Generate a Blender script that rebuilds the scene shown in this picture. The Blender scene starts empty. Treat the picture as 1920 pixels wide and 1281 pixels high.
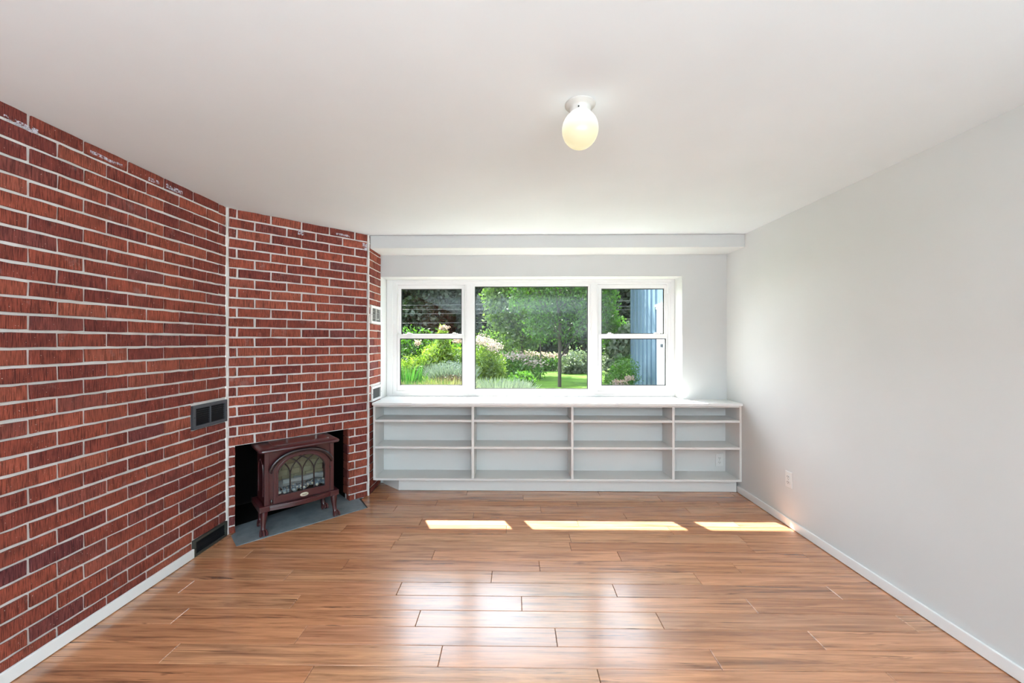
import bpy, bmesh, math, random
import numpy as np
from mathutils import Vector, Matrix
random.seed(7)
PI = math.pi
S = bpy.context.scene
C = S.collection

# ------------------------------------------------------------------ camera
cam_d = bpy.data.cameras.new('camera'); cam = bpy.data.objects.new('camera', cam_d); C.objects.link(cam)
cam_d.sensor_width = 36.0; cam_d.lens = 755.0 / 1920 * 36; cam_d.clip_start = 0.05; cam_d.clip_end = 200
cam.location = (0, 0, 1.298); cam.rotation_euler = (PI / 2, 0, 0.0145)
cam_d.shift_x = 8.0 / 1920; cam_d.shift_y = 0.5 / 1920
S.camera = cam

# ------------------------------------------------------------------ world, sun, fill light, exposure
w = bpy.data.worlds.new('world'); S.world = w; w.use_nodes = True
nt = w.node_tree; bg = nt.nodes['Background']
tcw = nt.nodes.new('ShaderNodeTexCoord'); sx = nt.nodes.new('ShaderNodeSeparateXYZ'); rp = nt.nodes.new('ShaderNodeValToRGB')
nt.links.new(tcw.outputs['Generated'], sx.inputs[0]); nt.links.new(sx.outputs['Z'], rp.inputs[0]); nt.links.new(rp.outputs[0], bg.inputs[0])
rp.color_ramp.elements[0].color = (0.95, 0.97, 1.0, 1); rp.color_ramp.elements[1].color = (0.62, 0.78, 1.0, 1)
bg.inputs[1].default_value = 4.6
sun_d = bpy.data.lights.new('sun', 'SUN'); sun = bpy.data.objects.new('sun', sun_d); C.objects.link(sun)
sun_d.energy = 18.0; sun_d.angle = math.radians(0.6); sun_d.color = (1.0, 0.95, 0.89)
sun.rotation_euler = Vector((0.448, -1.0, -1.52)).to_track_quat('-Z', 'Y').to_euler()
def area(name, loc, direction, sx_, sy_, power, color=(1, 1, 1)):
    d = bpy.data.lights.new(name, 'AREA'); o = bpy.data.objects.new(name, d); C.objects.link(o)
    d.shape = 'RECTANGLE'; d.size = sx_; d.size_y = sy_; d.energy = power; d.color = color
    o.location = loc; o.rotation_euler = Vector(direction).to_track_quat('-Z', 'Y').to_euler(); return o
# added unseen fill behind the camera, aimed at the ceiling in place of bounced flash
area('ceiling_fill', (0, -2.75, 1.36), (0, 0, 1), 3.6, 4.6, 275, (0.73, 0.91, 1.0))
S.view_settings.view_transform = 'Standard'; S.view_settings.look = 'None'
S.view_settings.gamma = 1.0; S.view_settings.use_curve_mapping = False
S.view_settings.exposure = 1.08

# ------------------------------------------------------------------ node material helpers
def mat(name, color=(0.8, 0.8, 0.8), rough=0.6, metal=0.0, spec=0.5, coat=0.0):
    m = bpy.data.materials.new(name); m.use_nodes = True
    b = m.node_tree.nodes['Principled BSDF']
    b.inputs['Base Color'].default_value = (*color, 1); b.inputs['Roughness'].default_value = rough
    b.inputs['Metallic'].default_value = metal; b.inputs['Specular IOR Level'].default_value = spec
    b.inputs['Coat Weight'].default_value = coat
    return m, m.node_tree, b
def N(t, kind, **kw):
    n = t.nodes.new(kind)
    for k, v in kw.items():
        if k in n.inputs: n.inputs[k].default_value = v
        else: setattr(n, k, v)
    return n
def ramp(t, src, stops):
    r = t.nodes.new('ShaderNodeValToRGB'); e = r.color_ramp.elements
    while len(e) < len(stops): e.new(0.5)
    for i, (p, c) in enumerate(stops):
        e[i].position = p; e[i].color = (*c, 1) if len(c) == 3 else c
    t.links.new(src, r.inputs[0]); return r
def mix(t, a, b, fac, mode='MIX'):
    m = t.nodes.new('ShaderNodeMix'); m.data_type = 'RGBA'; m.blend_type = mode
    for s, v in ((0, fac), (6, a), (7, b)):
        if hasattr(v, 'links'): t.links.new(v, m.inputs[s])
        elif s == 0: m.inputs[0].default_value = v
        else: m.inputs[s].default_value = (*v, 1)
    return m.outputs[2]
def bump(t, b, h, strength, dist):
    n = N(t, 'ShaderNodeBump', Strength=strength, Distance=dist); t.links.new(h, n.inputs['Height']); t.links.new(n.outputs[0], b.inputs['Normal'])
def objco(t, scale=(1, 1, 1), rnd=0.0):
    tc = N(t, 'ShaderNodeTexCoord'); mp = N(t, 'ShaderNodeMapping'); mp.inputs['Scale'].default_value = scale
    t.links.new(tc.outputs['Object'], mp.inputs[0])
    if rnd:
        oi = N(t, 'ShaderNodeObjectInfo'); mu = N(t, 'ShaderNodeVectorMath', operation='SCALE'); cx = N(t, 'ShaderNodeCombineXYZ')
        for i in range(3): t.links.new(oi.outputs['Random'], cx.inputs[i])
        t.links.new(cx.outputs[0], mu.inputs[0]); mu.inputs['Scale'].default_value = rnd
        t.links.new(mu.outputs[0], mp.inputs['Location'])
    return mp.outputs[0]

def paint(name, color, rough=0.75, var=0.03, bscale=160, bstr=0.12):
    m, t, b = mat(name, color, rough, spec=0.3)
    co = objco(t); n = N(t, 'ShaderNodeTexNoise', Scale=1.3, Detail=3); t.links.new(co, n.inputs['Vector'])
    r = ramp(t, n.outputs[0], [(0.3, tuple(c * (1 - var) for c in color)), (0.7, tuple(min(1, c * (1 + var)) for c in color))])
    t.links.new(r.outputs[0], b.inputs['Base Color'])
    n2 = N(t, 'ShaderNodeTexNoise', Scale=bscale, Detail=2); t.links.new(co, n2.inputs['Vector'])
    bump(t, b, n2.outputs[0], bstr, 0.001); return m
M = {}
M['wall'] = paint('wall_paint', (0.675, 0.69, 0.685))
M['ceiling'] = paint('ceiling_paint', (0.755, 0.80, 0.83))
M['shelf'] = paint('shelf_paint', (0.74, 0.735, 0.715), 0.42, 0.03, 60, 0.08)
M['white'] = paint('trim_white', (0.84, 0.84, 0.83), 0.4, 0.015, 60, 0.05)
M['vinyl'] = mat('window_vinyl', (0.80, 0.80, 0.80), 0.35)[0]
M['gasket'] = mat('black_gasket', (0.012, 0.013, 0.014), 0.5)[0]
M['black'] = mat('black_metal', (0.006, 0.006, 0.007), 0.55)[0]
M['slot'] = mat('dark_slot', (0.02, 0.02, 0.02), 0.7)[0]
M['canopy'] = mat('canopy_enamel', (0.60, 0.58, 0.545), 0.35)[0]
M['plate'] = mat('outlet_plastic', (0.78, 0.78, 0.76), 0.35)[0]

# brick
def brick_mat(name, rnd=True):
    m, t, b = mat(name, (0.25, 0.06, 0.04), 0.75, spec=0.25)
    oi = N(t, 'ShaderNodeObjectInfo') if rnd else N(t, 'ShaderNodeNewGeometry')
    out = oi.outputs['Random'] if rnd else oi.outputs['Random Per Island']
    base = ramp(t, out, [(0.0, (0.19, 0.043, 0.036)), (0.3, (0.25, 0.058, 0.040)), (0.6, (0.32, 0.078, 0.048)), (0.85, (0.36, 0.10, 0.062)), (1.0, (0.16, 0.042, 0.044))])
    st = objco(t, (1, 1, 0.05), 37.0 if rnd else 0)       # vertical combed texture
    n1 = N(t, 'ShaderNodeTexNoise', Scale=340, Detail=3, Roughness=0.6); t.links.new(st, n1.inputs['Vector'])
    r1 = ramp(t, n1.outputs[0], [(0.38, (0.30, 0.27, 0.28)), (0.52, (1.0, 1.0, 1.0)), (0.72, (1.35, 1.35, 1.35))])
    c1 = mix(t, base.outputs[0], r1.outputs[0], 0.85, 'MULTIPLY')
    co = objco(t, (1, 1, 1), 37.0 if rnd else 0)
    n2 = N(t, 'ShaderNodeTexNoise', Scale=14, Detail=4); t.links.new(co, n2.inputs['Vector'])
    r2 = ramp(t, n2.outputs[0], [(0.35, (0.75, 0.75, 0.78)), (0.65, (1.2, 1.15, 1.1))])
    c2 = mix(t, c1, r2.outputs[0], 0.7, 'MULTIPLY')
    n3 = N(t, 'ShaderNodeTexNoise', Scale=170, Detail=2); t.links.new(co, n3.inputs['Vector'])
    r3 = ramp(t, n3.outputs[0], [(0.71, (0, 0, 0)), (0.76, (1, 1, 1))])
    c3 = mix(t, c2, (0.62, 0.50, 0.42), r3.outputs[0])
    n4 = N(t, 'ShaderNodeTexNoise', Scale=6, Detail=6, Roughness=0.7); t.links.new(co, n4.inputs['Vector'])
    r4 = ramp(t, n4.outputs[0], [(0.62, (0, 0, 0)), (0.82, (0.35, 0.35, 0.35))])
    c4 = mix(t, c3, (0.55, 0.47, 0.45), r4.outputs[0])     # mortar bloom
    t.links.new(c4, b.inputs['Base Color'])
    bump(t, b, n1.outputs[0], 0.7, 0.003); return m
M['brick'] = brick_mat('brick'); M['brick_far'] = brick_mat('brick_joined', False)
def smear_mat():
    m, t, b = mat('paint_smear', (0.62, 0.58, 0.66), 0.6)
    co = objco(t, (1, 1, 1)); n = N(t, 'ShaderNodeTexNoise', Scale=70, Detail=5, Roughness=0.8); t.links.new(co, n.inputs['Vector'])
    r = ramp(t, n.outputs[0], [(0.47, (0, 0, 0)), (0.56, (1, 1, 1))]); t.links.new(r.outputs[0], b.inputs['Alpha']); return m
M['smear'] = smear_mat()
m, t, b = mat('mortar', (0.7, 0.66, 0.63), 0.9, spec=0.2); M['mortar'] = m
co = objco(t); n = N(t, 'ShaderNodeTexNoise', Scale=9, Detail=5); t.links.new(co, n.inputs['Vector'])
t.links.new(ramp(t, n.outputs[0], [(0.3, (0.68, 0.66, 0.63)), (0.7, (0.86, 0.82, 0.80))]).outputs[0], b.inputs['Base Color'])
n = N(t, 'ShaderNodeTexNoise', Scale=220, Detail=3); t.links.new(co, n.inputs['Vector']); bump(t, b, n.outputs[0], 0.6, 0.003)

# laminate floor
def wood_mat(name, rnd=True):
    m, t, b = mat(name, (0.4, 0.2, 0.1), 0.3, spec=0.9, coat=0.55); b.inputs['Coat Roughness'].default_value = 0.16
    rv = (N(t, 'ShaderNodeObjectInfo').outputs['Random'] if rnd else N(t, 'ShaderNodeNewGeometry').outputs['Random Per Island'])
    base = ramp(t, rv, [(0.0, (0.47, 0.205, 0.100)), (0.3, (0.58, 0.265, 0.130)), (0.55, (0.52, 0.24, 0.128)), (0.8, (0.60, 0.305, 0.158)), (1.0, (0.42, 0.185, 0.10))])
    def tex(scale, sc, det, rough, dist=0.0):
        co = objco(t, scale, 53.0 if rnd else 0)
        n = N(t, 'ShaderNodeTexNoise', Scale=sc, Detail=det, Roughness=rough, Distortion=dist); t.links.new(co, n.inputs['Vector']); return n.outputs[0]
    g1 = tex((.55, 9, 1), 3.2, 6, 0.62, 0.8)                 # broad bands along the plank
    r1 = ramp(t, g1, [(0.30, (0.38, 0.34, 0.33)), (0.45, (0.85, 0.82, 0.8)), (0.58, (1.12, 1.10, 1.06)), (0.75, (1.38, 1.42, 1.4))])
    c = mix(t, base.outputs[0], r1.outputs[0], 0.9, 'MULTIPLY')
    g2 = tex((.6, 34, 1), 5.0, 5, 0.7, 0.4)                 # fine grain
    r2 = ramp(t, g2, [(0.3, (0.72, 0.70, 0.68)), (0.6, (1.08, 1.08, 1.08))])
    c = mix(t, c, r2.outputs[0], 0.8, 'MULTIPLY')
    g3 = tex((.42, 15, 1), 2.3, 4, 0.75, 1.6)                # dark streaks and knots
    r3 = ramp(t, g3, [(0.585, (0, 0, 0)), (0.66, (0.85, 0.85, 0.85))])
    c = mix(t, c, (0.085, 0.035, 0.02), r3.outputs[0])
    t.links.new(c, b.inputs['Base Color'])
    rr = N(t, 'ShaderNodeMapRange'); rr.inputs['To Min'].default_value = 0.19; rr.inputs['To Max'].default_value = 0.30
    t.links.new(g2, rr.inputs[0]); t.links.new(rr.outputs[0], b.inputs['Roughness'])
    bump(t, b, g2, 0.10, 0.002); return m
M['wood'] = wood_mat('floorboard_laminate'); M['wood_far'] = wood_mat('floorboard_joined', False)
M['joint'] = mat('floor_joint', (0.02, 0.01, 0.007), 0.8)[0]

m, t, b = mat('slate', (0.12, 0.14, 0.15), 0.6); M['slate'] = m
co = objco(t); n = N(t, 'ShaderNodeTexNoise', Scale=7, Detail=7, Roughness=0.65); t.links.new(co, n.inputs['Vector'])
t.links.new(ramp(t, n.outputs[0], [(0.3, (0.13, 0.155, 0.17)), (0.7, (0.25, 0.29, 0.32))]).outputs[0], b.inputs['Base Color'])
bump(t, b, n.outputs[0], 0.4, 0.004)
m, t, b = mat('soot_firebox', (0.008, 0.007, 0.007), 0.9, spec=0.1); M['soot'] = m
m, t, b = mat('maroon_enamel', (0.060, 0.011, 0.014), 0.28, spec=0.6, coat=0.4); M['maroon'] = m
M['darkmaroon'] = mat('dark_enamel', (0.018, 0.010, 0.014), 0.25, coat=0.5)[0]
M['cream'] = mat('badge_cream', (0.72, 0.66, 0.52), 0.4)[0]
M['badgetext'] = mat('badge_bronze', (0.20, 0.15, 0.10), 0.4, 0.5)[0]
m, t, b = mat('grille_louvre', (0.10, 0.10, 0.105), 0.5); M['louvre'] = m
M['ventgrey'] = mat('vent_grey_enamel', (0.062, 0.068, 0.08), 0.4)[0]
M['ventdark'] = mat('vent_black_louvre', (0.005, 0.006, 0.009), 0.6)[0]
M['ventolive'] = mat('vent_olive_frame', (0.055, 0.055, 0.045), 0.5)[0]
M['ventwhite'] = mat('vent_white_enamel', (0.80, 0.80, 0.78), 0.4)[0]
M['ventmid'] = mat('vent_grey_louvre', (0.10, 0.10, 0.10), 0.5)[0]

def glass_mat():
    m = bpy.data.materials.new('window_glass'); m.use_nodes = True; t = m.node_tree
    t.nodes.remove(t.nodes['Principled BSDF']); out = t.nodes['Material Output']
    tr = N(t, 'ShaderNodeBsdfTransparent'); tr.inputs[0].default_value = (0.97, 0.985, 0.975, 1)
    gl = N(t, 'ShaderNodeBsdfGlossy'); gl.inputs['Roughness'].default_value = 0.0
    lw = N(t, 'ShaderNodeLayerWeight', Blend=0.5); pw = N(t, 'ShaderNodeMath', operation='POWER'); pw.inputs[1].default_value = 4.5
    fr = N(t, 'ShaderNodeMath', operation='MULTIPLY_ADD'); fr.inputs[1].default_value = 0.9; fr.inputs[2].default_value = 0.016
    t.links.new(lw.outputs['Facing'], pw.inputs[0]); t.links.new(pw.outputs[0], fr.inputs[0]); mx = N(t, 'ShaderNodeMixShader')
    t.links.new(fr.outputs[0], mx.inputs[0]); t.links.new(tr.outputs[0], mx.inputs[1]); t.links.new(gl.outputs[0], mx.inputs[2]); t.links.new(mx.outputs[0], out.inputs[0])
    return m
M['glass'] = glass_mat()

def emit_mat():
    m = bpy.data.materials.new('opal_globe'); m.use_nodes = True; t = m.node_tree; b = t.nodes['Principled BSDF']
    b.inputs['Base Color'].default_value = (0.25, 0.24, 0.2, 1); b.inputs['Roughness'].default_value = 0.25
    tc = N(t, 'ShaderNodeTexCoord'); sp = N(t, 'ShaderNodeSeparateXYZ'); t.links.new(tc.outputs['Object'], sp.inputs[0])
    mr = N(t, 'ShaderNodeMapRange'); mr.inputs['From Min'].default_value = -0.075; mr.inputs['From Max'].default_value = 0.055
    t.links.new(sp.outputs['Z'], mr.inputs[0])
    r = ramp(t, mr.outputs[0], [(0.0, (0.62, 0.54, 0.30)), (0.45, (0.74, 0.66, 0.42)), (0.8, (1.0, 0.98, 0.86))])
    t.links.new(r.outputs[0], b.inputs['Emission Color']); b.inputs['Emission Strength'].default_value = 0.52
    return m
M['opal'] = emit_mat()

def leaf_mat(name, c1, c2, trans=0.45, rough=0.5):
    c1 = tuple(c * .34 for c in c1); c2 = tuple(c * .34 for c in c2)
    m = bpy.data.materials.new(name); m.use_nodes = True; t = m.node_tree
    t.nodes.remove(t.nodes['Principled BSDF']); out = t.nodes['Material Output']
    g = N(t, 'ShaderNodeNewGeometry'); r = ramp(t, g.outputs['Random Per Island'], [(0.0, c1), (1.0, c2)])
    d = N(t, 'ShaderNodeBsdfDiffuse'); tr = N(t, 'ShaderNodeBsdfTranslucent'); gl = N(t, 'ShaderNodeBsdfGlossy'); gl.inputs['Roughness'].default_value = rough
    gl.inputs[0].default_value = (0.9, 0.95, 0.9, 1)
    t.links.new(r.outputs[0], d.inputs[0])
    br = mix(t, r.outputs[0], (1.0, 1.15, 0.45), 0.6, 'MULTIPLY'); sc = N(t, 'ShaderNodeVectorMath', operation='SCALE'); sc.inputs['Scale'].default_value = 1.6
    t.links.new(br, sc.inputs[0]); t.links.new(sc.outputs[0], tr.inputs[0])
    m1 = N(t, 'ShaderNodeMixShader'); m1.inputs[0].default_value = trans; t.links.new(d.outputs[0], m1.inputs[1]); t.links.new(tr.outputs[0], m1.inputs[2])
    m2 = N(t, 'ShaderNodeMixShader'); m2.inputs[0].default_value = 0.025; t.links.new(m1.outputs[0], m2.inputs[1]); t.links.new(gl.outputs[0], m2.inputs[2])
    t.links.new(m2.outputs[0], out.inputs[0]); return m

# ------------------------------------------------------------------ mesh helpers
class MB:
    def __init__(s): s.v = []; s.f = []; s.sm = []
    def box(s, x0, x1, y0, y1, z0, z1):
        i = len(s.v); s.v += [(x, y, z) for z in (z0, z1) for y in (y0, y1) for x in (x0, x1)]
        s.f += [tuple(i + k for k in q) for q in ((0, 2, 3, 1), (4, 5, 7, 6), (0, 1, 5, 4), (2, 6, 7, 3), (0, 4, 6, 2), (1, 3, 7, 5))]; return s
    def cbox(s, x0, x1, y0, y1, z0, z1, c):
        """box whose front (-y) face is chamfered by c"""
        i = len(s.v)
        s.v += [(x0, y1, z0), (x1, y1, z0), (x1, y1, z1), (x0, y1, z1), (x0, y0 + c, z0), (x1, y0 + c, z0), (x1, y0 + c, z1), (x0, y0 + c, z1),
                (x0 + c, y0, z0 + c), (x1 - c, y0, z0 + c), (x1 - c, y0, z1 - c), (x0 + c, y0, z1 - c)]
        for q in ((8, 9, 10, 11), (4, 5, 9, 8), (5, 6, 10, 9), (6, 7, 11, 10), (7, 4, 8, 11), (0, 1, 5, 4), (1, 2, 6, 5), (2, 3, 7, 6), (3, 0, 4, 7), (3, 2, 1, 0)):
            s.f.append(tuple(i + k for k in q))
        return s
    def prism(s, pts, z0, z1):
        i = len(s.v); n = len(pts)
        s.v += [(x, y, z0) for x, y in pts] + [(x, y, z1) for x, y in pts]
        s.f.append(tuple(range(i + n - 1, i - 1, -1))); s.f.append(tuple(range(i + n, i + 2 * n)))
        for k in range(n): s.f.append((i + k, i + (k + 1) % n, i + n + (k + 1) % n, i + n + k))
        return s
    def loft(s, rings, cap=True):
        n = len(rings[0]); i = len(s.v)
        for r in rings: s.v += [tuple(p) for p in r]
        for a in range(len(rings) - 1):
            for k in range(n):
                s.f.append((i + a * n + k, i + a * n + (k + 1) % n, i + (a + 1) * n + (k + 1) % n, i + (a + 1) * n + k))
        if cap:
            s.f.append(tuple(range(i + n - 1, i - 1, -1))); j = i + (len(rings) - 1) * n; s.f.append(tuple(range(j, j + n)))
        return s
    def tube(s, pts, r, n=8, flat=1.0):
        pts = [Vector(p) for p in pts]; rings = []; rr = r if isinstance(r, (list, tuple)) else [r] * len(pts)
        for k, p in enumerate(pts):
            d = (pts[min(k + 1, len(pts) - 1)] - pts[max(k - 1, 0)]).normalized()
            ref = Vector((0, 1, 0)) if abs(d.y) < 0.9 else Vector((1, 0, 0))
            a = d.cross(ref).normalized(); b_ = a.cross(d).normalized()
            rings.append([p + a * math.cos(q) * rr[k] + b_ * math.sin(q) * rr[k] * flat for q in [2 * PI * j / n for j in range(n)]])
        return s.loft(rings)
    def lathe(s, prof, n=32, c=(0, 0), axis='z'):
        rings = [[(c[0] + r * math.cos(2 * PI * j / n), c[1] + r * math.sin(2 * PI * j / n), z) for j in range(n)] for r, z in prof]
        return s.loft(rings)
    def ring(s, outer, inner, y0, y1):
        """frame between two closed loops of (x,z), extruded in y from y0 (front) to y1"""
        n = len(outer); i = len(s.v)
        for y in (y0, y1):
            s.v += [(x, y, z) for x, z in outer]; s.v += [(x, y, z) for x, z in inner]
        for k in range(n):
            l = (k + 1) % n; o0, n0, o1, n1 = i, i + n, i + 2 * n, i + 3 * n
            s.f += [(o0 + k, o0 + l, n0 + l, n0 + k), (o1 + l, o1 + k, n1 + k, n1 + l), (o0 + l, o0 + k, o1 + k, o1 + l), (n0 + k, n0 + l, n1 + l, n1 + k)]
        return s
    def ico(s, c, r, sub=1, sc=(1, 1, 1), jit=0.0):
        bm = bmesh.new(); bmesh.ops.create_icosphere(bm, subdivisions=sub, radius=1); i = len(s.v)
        for v in bm.verts:
            k = 1 + random.uniform(-jit, jit); s.v.append((c[0] + v.co.x * r * sc[0] * k, c[1] + v.co.y * r * sc[1] * k, c[2] + v.co.z * r * sc[2] * k))
        s.f += [tuple(i + v.index for v in f.verts) for f in bm.faces]; bm.free(); return s
    def mesh(s, name, m=None, smooth=False):
        me = bpy.data.meshes.new(name); me.from_pydata(s.v, [], s.f)
        bm = bmesh.new(); bm.from_mesh(me); bmesh.ops.recalc_face_normals(bm, faces=bm.faces); bm.to_mesh(me); bm.free()
        if smooth:
            me.polygons.foreach_set('use_smooth', [True] * len(me.polygons)); me.set_sharp_from_angle(angle=math.radians(38))
        if m: me.materials.append(m)
        return me
    def build(s, name, m, parent=None, smooth=False, bevel=0.0, loc=(0, 0, 0)):
        return link(name, s.mesh(name, m, smooth), parent, bevel, loc)
def link(name, me, parent=None, bevel=0.0, loc=(0, 0, 0), rz=0.0):
    o = bpy.data.objects.new(name, me); C.objects.link(o); o.parent = parent; o.location = loc; o.rotation_euler = (0, 0, rz)
    if bevel:
        b_ = o.modifiers.new('bevel', 'BEVEL'); b_.width = bevel; b_.segments = 2; b_.limit_method = 'ANGLE'; b_.harden_normals = False
    return o
def empty(name, loc=(0, 0, 0), rz=0.0):
    o = bpy.data.objects.new(name, None); C.objects.link(o); o.location = loc; o.rotation_euler = (0, 0, rz); o.empty_display_size = 0.05; return o
def tag(o, label=None, cat=None, group=None, kind=None):
    if label: o['label'] = label
    if cat: o['category'] = cat
    if group: o['group'] = group
    if kind: o['kind'] = kind
    return o
def struct(o): o['kind'] = 'structure'; return o

# ------------------------------------------------------------------ dimensions
H = 2.2; XL = -1.923; XR = 1.937; YB = 3.689; YR = -5.6
A = Vector((-1.923, 2.675)); B = Vector((-1.222, 3.372)); XC = -1.222
PH = math.atan2(B.y - A.y, B.x - A.x); U = Vector((math.cos(PH), math.sin(PH))); V = Vector((-math.sin(PH), math.cos(PH)))

# ------------------------------------------------------------------ floor with its boards
floor = struct(MB().box(XL - 0.06, XR + 0.06, YR, 3.75, -0.12, -0.009).build('floor', M['joint']))
PW = 0.1124; PL = 1.13; Y0 = 1.604
offs = {-1: .331, 0: -.303, 1: .187, 2: -.449, 3: .04, 4: .528, 5: -.121, 6: .15, 7: -.49, 8: .36, 9: -.756, 10: -.05, 11: .46, 12: -.30, 13: .21, 14: -.62, 15: .08, 16: -.4, 17: .3, -2: -.15, -3: .42, -4: .0}
def board(mb, x0, x1, y0, y1):
    g = 0.0010; c = 0.0016; i = len(mb.v); x0 += g; x1 -= g; y0 += g; y1 -= g
    mb.v += [(x0, y0, -.008), (x1, y0, -.008), (x1, y1, -.008), (x0, y1, -.008), (x0, y0, -c), (x1, y0, -c), (x1, y1, -c), (x0, y1, -c),
             (x0 + c, y0 + c, 0), (x1 - c, y0 + c, 0), (x1 - c, y1 - c, 0), (x0 + c, y1 - c, 0)]
    for q in ((8, 9, 10, 11), (4, 5, 9, 8), (5, 6, 10, 9), (6, 7, 11, 10), (7, 4, 8, 11), (0, 1, 5, 4), (1, 2, 6, 5), (2, 3, 7, 6), (3, 0, 4, 7)): mb.f.append(tuple(i + k for k in q))
full = None
far = MB()
SLAB = 0
for r in range(-64, 19):
    y0 = Y0 + r * PW; y1 = min(y0 + PW, 3.70)
    if y0 >= 3.69: break
    o = offs.get(r, random.uniform(-.5, .5)); x = o - PL * 3
    while x < XR:
        a, b_ = max(x, XL), min(x + PL, XR)
        if b_ - a > 0.01:
            # boards stop at the diagonal brick face and the slate hearth
            ym = (y0 + y1) / 2; xcut = a
            if ym > 2.675: xcut = max(a, min(XC, XL + (ym - 2.675)))
            if b_ - xcut > 0.02:
                a2 = xcut if ym > 2.675 else a
                if r >= -4:
                    if abs((b_ - a2) - PL) < 1e-4 and abs(y1 - y0 - PW) < 1e-4:
                        if full is None:
                            k = MB(); board(k, -PL / 2, PL / 2, -PW / 2, PW / 2); full = k.mesh('floorboard', M['wood'])
                        link('floorboard', full, floor, loc=((a2 + b_) / 2, (y0 + y1) / 2, 0))
                    else:
                        k = MB(); cx_, cy_ = (a2 + b_) / 2, (y0 + y1) / 2; board(k, a2 - cx_, b_ - cx_, y0 - cy_, y1 - cy_)
                        link('floorboard', k.mesh('floorboard', M['wood']), floor, loc=(cx_, cy_, 0))
                else: board(far, a2, b_, y0, y1)
        x += PL
o = far.build('floorboards_behind', M['wood_far'], floor); o['kind'] = 'stuff'; o.name = 'floorboard_field'

# ------------------------------------------------------------------ plain walls, ceiling, soffit
struct(MB().box(XL - 0.5, XR + 0.2, YR - .2, 3.95, H, H + 0.15).build('ceiling', M['ceiling']))
struct(MB().box(XR, XR + 0.15, YR, 3.95, -0.1, H).build('wall_right', M['wall']))
wb = MB()
wb.box(1.535, XR, YB, 3.95, -0.1, H).box(XC - .25, 1.535, YB, 3.95, 1.895, H).box(XC - .25, 1.535, YB, 3.95, -0.1, 0.752).box(XC - .25, XC - .002, YB, 3.95, 0.752, 1.895)
struct(wb.build('wall_back', M['wall']))
struct(MB().box(XC + .004, XR, 3.40, YB, 2.091, H - .0005).build('trim_1', M['wall'], bevel=0.002))
# wall behind the camera
struct(MB().box(XL - .1, XR + .15, YR - .15, YR, -.1, H).build('wall_rear', M['wall']))
struct(MB().box(XR - .012, XR, YR, 3.50, 0.003, 0.058).build('baseboard_right', M['white'], bevel=0.003))
struct(MB().box(XL, XL + .012, YR, 2.385, 0.003, 0.056).build('baseboard_left', M['white'], bevel=0.002))

# ------------------------------------------------------------------ brickwork
pool = {}
def brick_mesh(wd, ht, k):
    key = (round(wd, 3), round(ht, 4), k)
    if key in pool: return pool[key]
    j = lambda: random.uniform(-.0017, .0017)
    c = 0.0018; d = 0.055; x0, x1, z0, z1 = -wd / 2, wd / 2, -ht / 2, ht / 2
    fr_ = (0, .22, .5, .78, 1)
    p = [(x0 + wd * f_ + (j() if f_ in (0, 1) else 0), z0 + j()) for f_ in fr_] + [(x1 - wd * f_ + (j() if f_ in (0, 1) else 0), z1 + j()) for f_ in fr_]
    q = [(x + (c if x < -.4 * wd else (-c if x > .4 * wd else 0)), z + (c if z < 0 else -c)) for x, z in p]
    mb = MB(); n = 10; mb.v = [(x, d, z) for x, z in p] + [(x, c, z) for x, z in p] + [(x, 0, z) for x, z in q]
    for a in range(2):
        for i in range(n): mb.f.append((a * n + i, a * n + (i + 1) % n, (a + 1) * n + (i + 1) % n, (a + 1) * n + i))
    mb.f.append(tuple(range(2 * n, 3 * n)))
    me = mb.mesh('brick', M['brick']); pool[key] = me; return me
def intervals(a, b_, holes):
    out = [(a, b_)]
    for h0, h1 in holes:
        nx = []
        for p, q in out:
            if h1 <= p or h0 >= q: nx.append((p, q)); continue
            if h0 - p > .018: nx.append((p, h0))
            if q - h1 > .018: nx.append((h1, q))
        out = nx
    return out
MJ = 0.0118
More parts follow.
